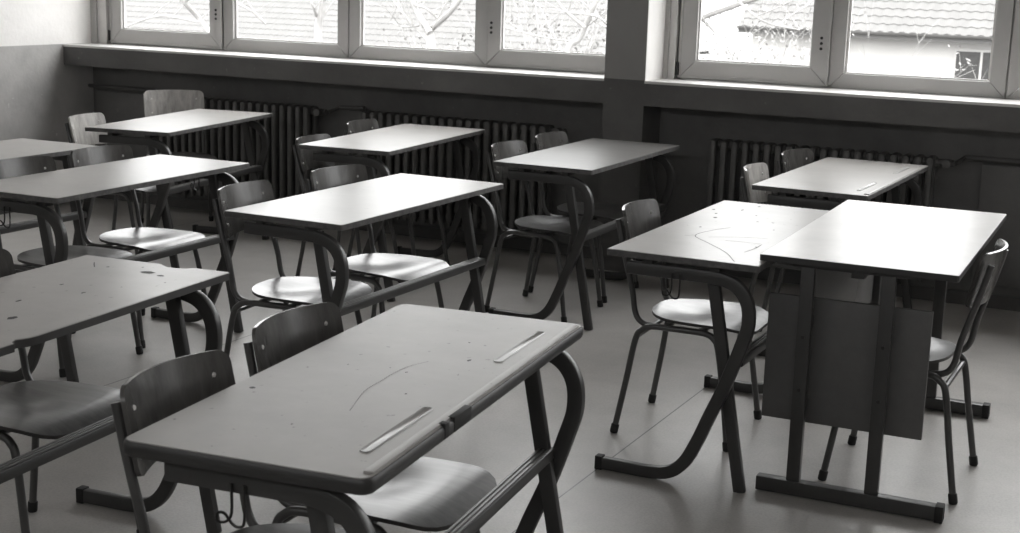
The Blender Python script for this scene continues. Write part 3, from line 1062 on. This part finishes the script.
tag(cp.build('niche_cover_panel', M['niche'], bevel=0.004), 'flat cover board on the niche wall right of the last radiator', 'panel', 'cover boards in the window niche')

# ================================================================== build: desks
DESKS = 'pupil desks in the classroom'
DESK_SPOTS = [  # kind, x, y, degrees, label
    ('round', -1.4974, 2.4770, 5.99, 'front grey pupil desk with dark rounded edge and two pencil grooves'),
    ('chipped', -2.5933, 2.4874, 4.71, 'worn pupil desk with chipped edges and dark holes at left front'),
    ('plain', -3.9561, 4.3703, 1.86, 'pale pupil desk at left between the chipped desk and the window desks'),
    ('plain', -5.0897, 6.2014, 10.0, 'pupil desk in the far left corner by the first radiator'),
    ('plain', -4.86, 4.42, 0.6, 'pupil desk at the left picture edge, behind two chair backs'),
    ('plain', -3.7649, 6.2926, 4.99, 'pupil desk by the windows in front of the second radiator'),
    ('plain', -2.8023, 4.5191, -0.26, 'pale pupil desk in the middle of the room with two bright seats under it'),
    ('plain', -2.6751, 6.3261, 0.77, 'pupil desk with shade-darkened top in front of the pillar between the two windows'),
    ('plain', -1.4081, 4.6595, 0.21, "pupil desk with scribbled top pushed against the teacher's desk"),
    ('grooved', -1.4337, 6.3439, -1.3, 'pupil desk with pencil groove in front of the right-hand radiator'),
]
protos = {}
tops = {}
for kind, x, y, deg, label in DESK_SPOTS:
    if kind not in protos:
        o, tp = make_desk(kind)
        protos[kind] = o
        tops[label] = tp
    else:
        o = copy_tree(protos[kind])
        tops[label] = [c for c in kids(o) if c.name.startswith('tabletop')][0]
    o.location = (x, y, 0)
    o.rotation_euler = (0, 0, math.radians(deg))
    o['label'] = label
    o['group'] = DESKS

L = [d[4] for d in DESK_SPOTS]
shaded_top = tops[L[7]]                     # darker colour stands in for the pillar's shade on this top
shaded_top.data = shaded_top.data.copy()
shaded_top.data.materials[0] = M['top_shaded']
# the near frame of the scribbled desk sits a little further back
for c in kids(tops[L[8]].parent):
    if c.name.startswith(('curved_leg', 'straight_leg')) and c.data.vertices[0].co.y < 0:
        c.location.x -= 0.018 if c.name.startswith('straight') else 0.005
for i, sy in ((0, -1), (2, -1), (2, 1), (8, -1)):
    add_hook(tops[L[i]].parent, sy)
marks(tops[L[8]], [[(-0.032, 0.006), (-0.069, -0.085), (-0.086, -0.214), (-0.002, -0.324), (0.094, -0.444), (0.164, -0.575)], [(-0.115, -0.234), (-0.083, -0.204)],
                   [(-0.038, -0.217), (0.049, -0.156), (0.14, -0.129)], [(0.03, -0.244), (0.091, -0.237), (0.155, -0.242)], [(0.154, -0.25), (0.154, -0.334), (0.144, -0.409)]],
      [(-0.144, 0.18, 0.008, 0.012), (-0.125, -0.044, 0.005, 0.007), (-0.208, 0.354, 0.006, 0.01), (-0.112, 0.406, 0.005, 0.014), (-0.082, 0.525, 0.005, 0.012), (0.013, 0.181, 0.006, 0.006), (0.066, 0.193, 0.006, 0.006),
       (-0.17, 0.27, 0.005, 0.012), (-0.03, 0.31, 0.004, 0.009), (0.11, 0.05, 0.004, 0.006), (0.15, -0.30, 0.004, 0.006)], 0.0026, 'scribble', 'scratch')
marks(tops[L[0]], [[(0.047, -0.274), (0.028, -0.201), (0.013, -0.133), (0.013, -0.065), (0.012, 0.005), (0.021, 0.071), (0.041, 0.118)]], [], 0.0012, 'scratch', 'stain')
marks(tops[L[0]], [], [(-0.2, -0.222, 0.007, 0.008), (-0.013, -0.394, 0.003, 0.003), (0.033, 0.02, 0.003, 0.004), (-0.106, 0.02, 0.002, 0.003), (-0.013, 0.036, 0.002, 0.003), (0.118, 0.167, 0.004, 0.010), (0.098, -0.124, 0.003, 0.004),
                       (0.06, 0.31, 0.003, 0.004), (0.14, 0.05, 0.002, 0.003)], 0.001, 'scratch', 'stain')
nt_ = MB()
nt_.box(DD / 2 - 0.008, DD / 2 + 0.0075, -0.236, -0.150, DH - 0.026, DH + 0.0042)
nt_.box(DD / 2 - 0.008, DD / 2 + 0.0075, -0.282, -0.262, DH - 0.026, DH + 0.0042)
nt_.build('broken_edge_patch', M['rubber'], tops[L[0]], bevel=0.002)
marks(tops[L[1]], [[(-0.159, 0.525), (-0.14, 0.50), (-0.117, 0.472)]], [(0.053, 0.486, 0.024, 0.017), (0.108, 0.467, 0.012, 0.009), (0.087, -0.095, 0.012, 0.017), (-0.086, 0.492, 0.005, 0.006), (0.0, 0.535, 0.004, 0.004), (-0.05, 0.25, 0.004, 0.009),
                       (0.06, 0.20, 0.004, 0.01), (-0.02, 0.05, 0.005, 0.012), (-0.06, -0.02, 0.004, 0.006), (0.17, 0.40, 0.003, 0.004)], 0.003, 'scratch', 'dark_hole')
make_teacher_desk((-0.9030, 4.8036, 0), math.radians(1.558))

# ================================================================== build: chairs
PCH = 'plywood school chairs at the desks'
# backrest centre x, y ; degrees ; label ; scale
CHAIRS = [
    (-1.805, 2.145, 3, 'wooden school chair under the front grey desk, the one nearest the camera', 1),
    (-1.860, 2.640, 1, 'wooden school chair under the front grey desk, at its far end', 1),
    (-2.985, 2.680, 0, 'school chair under the chipped desk with holes, cut off by the left picture edge', 1),
    (-4.310, 4.205, -3, 'school chair with dark seat at the pale left desk, the near one', 1),
    (-4.338, 4.705, -4, 'school chair at the pale left desk, the far one with a bright seat', 1),
    (-5.490, 5.840, 11, 'pale-lit school chair pushed behind the far left corner desk', 0.975),
    (-5.765, 6.925, -44, 'pale-lit school chair turned towards the room in front of the first radiator', 1.04),
    (-4.085, 5.955, 4, 'school chair behind the near corner of the desk at the second radiator', 0.95),
    (-4.090, 6.440, 6, 'school chair at the far side of the desk before the second radiator', 1),
    (-3.185, 4.200, 4, 'school chair at the middle desk, the near one with worn bright seat', 1),
    (-3.170, 4.810, -6, 'school chair at the middle desk, the far one with seat over the footrest', 1),
    (-3.015, 6.060, -1, 'school chair at the pillar desk, the near one with seat fully in view', 1),
    (-3.025, 6.570, -1, 'school chair at the pillar desk, the far one close to the window niche', 1),
    (-1.797, 4.685, 2, 'school chair with bright worn seat under the scribbled desk', 1),
    (-1.765, 6.010, 3, 'pale-lit school chair at the right-hand window desk, the one nearer the camera', 1),
    (-1.770, 6.700, -8, 'school chair at the right-hand window desk, the one by the radiator', 1),
    (-0.550, 4.590, 180, "school chair behind the teacher's desk, facing left", 1),
]
chair0 = make_chair(M['back'])
chair_sheen = make_chair(M['back_sheen'])
sheen_used = False
for k, (x, y, deg, label, sc) in enumerate(CHAIRS):
    if label.startswith('pale'):
        o = copy_tree(chair_sheen) if sheen_used else chair_sheen
        sheen_used = True
    else:
        o = chair0 if k == 0 else copy_tree(chair0)
    a = math.radians(deg)
    o.location = (x + 0.215 * math.cos(a), y + 0.215 * math.sin(a), 0)
    o.rotation_euler = (0, 0, a)
    o.scale = (sc, sc, sc)
    o['label'] = label
    o['group'] = PCH

# ================================================================== build: outside
ZG = -2.7
struct(MB().box(-70, 50, Y_W + 0.6, 90, ZG - 0.2, ZG).build('ground', M['ground'], smooth=False))
# (camera-ray distances: everything stands where the photograph would see it, 6 to 38 m beyond the wall)
def at(px, py, y):
    """point where the sight line of a measured photo point meets the depth y"""
    d = _r2 * ((px - 510) / FPX) + _d2 * ((py - 266.5) / FPX) + _f
    return Vector((0, 0, CAM_H)) + d * (y / d.y)
e0, e1 = at(780, 24, 40), at(995, 42, 40)
build_house('house', 'pale plastered house with tiled roof and a small dark window, seen through the right window', at(738, 24, 40).x, e1.x + 8, 40, ZG, (e0.z + e1.z) / 2, 15,
            [(at(957, 50, 40.5).x, at(1008, 53, 40.5).x, at(957, 82, 40.5).z, at(957, 51, 40.5).z)])
e2, e3 = at(130, 36, 46), at(590, 56, 46)
build_house('house', 'low house with wide tiled roof behind the trees, seen through the left window', e2.x - 14, e3.x + 2, 46, ZG, (e2.z + e3.z) / 2, 16, [], dict(wave=0.012, step=0.035))

def tree_at(label, y, pix, seed, depth=2):
    """pix: list of boughs, each a list of photo points with radii"""
    base = at(pix[0][0][0][0], pix[0][0][0][1], y)
    loc = Vector((base.x, y, ZG))
    bs_ = []
    rng = random.Random(seed)
    for pts, r0, r1 in pix:
        P = [at(a, b, y + rng.uniform(-0.15, 0.15)) - loc for a, b in pts]
        if pts is pix[0][0]:
            P = [Vector((P[0].x, 0, 0)), Vector((P[0].x, 0, P[0].z * 0.6))] + P
        bs_.append((P, r0, r1))
    return build_tree(label, loc, bs_, seed, depth)

tree_at('bare forked tree with thick pale boughs outside the third pane', 15, [([(432, 60), (430, 33)], 0.08, 0.065), ([(430, 33), (418, 14), (408, -10), (395, -60), (392, -110)], 0.055, 0.02), ([(430, 30), (450, 12), (466, -8), (500, -50), (520, -120)], 0.05, 0.02),
         ([(441, 22), (425, 8), (410, 6)], 0.018, 0.01), ([(420, 25), (405, 27), (390, 22)], 0.018, 0.01)], 3, 1)
tree_at('slim bare tree with straight pale trunk outside the second pane', 17, [([(319, 60), (318, 30), (322, 0), (326, -60), (322, -140)], 0.10, 0.04), ([(318, 20), (312, 4), (300, -20)], 0.03, 0.015), ([(321, 5), (330, -10), (345, -30)], 0.03, 0.015)], 5, 1)
tree_at('bare tree with long slanting boughs outside the first pane', 13, [([(222, 60), (200, 20), (180, -5), (160, -60)], 0.05, 0.03), ([(200, 22), (160, 16), (128, 26)], 0.02, 0.01), ([(180, 0), (215, -4), (250, 10), (266, 24)], 0.025, 0.012)], 8, 1)
tree_at('bare tree with crossing pale boughs outside the fourth pane', 14, [([(566, 60), (580, 38), (592, 10), (604, -20), (610, -90)], 0.05, 0.03), ([(585, 28), (560, 5), (545, -25)], 0.025, 0.012), ([(590, 14), (600, 18), (612, 30)], 0.018, 0.01)], 13, 2)
tree_at('leaning bare tree with one thick bough outside the pane right of the pillar', 13, [([(660, 80), (676, 34), (700, 18), (740, 3), (775, -12), (830, -60)], 0.06, 0.035), ([(700, 18), (722, 40), (735, 62)], 0.016, 0.008), ([(740, 3), (765, 22), (800, 30)], 0.016, 0.008)], 21, 2)
b_specs = [(548, 19, 2.2, 4.4, 50, 32, 6, 'tangled bush filling the fourth pane outside'),
           (735, 23, 2.2, 4.2, 50, 33, 6, 'tangled bush outside the pane right of the pillar'), (905, 27, 3.4, 3.6, 9, 34, 0, 'thin upright switches growing before the house wall')]
for px, y, w, h, n, seed, lv, label in b_specs:
    c = at(px, 40, y)
    build_bush(label, (c.x, y, ZG), w, h, n, seed, lv, 0.035)
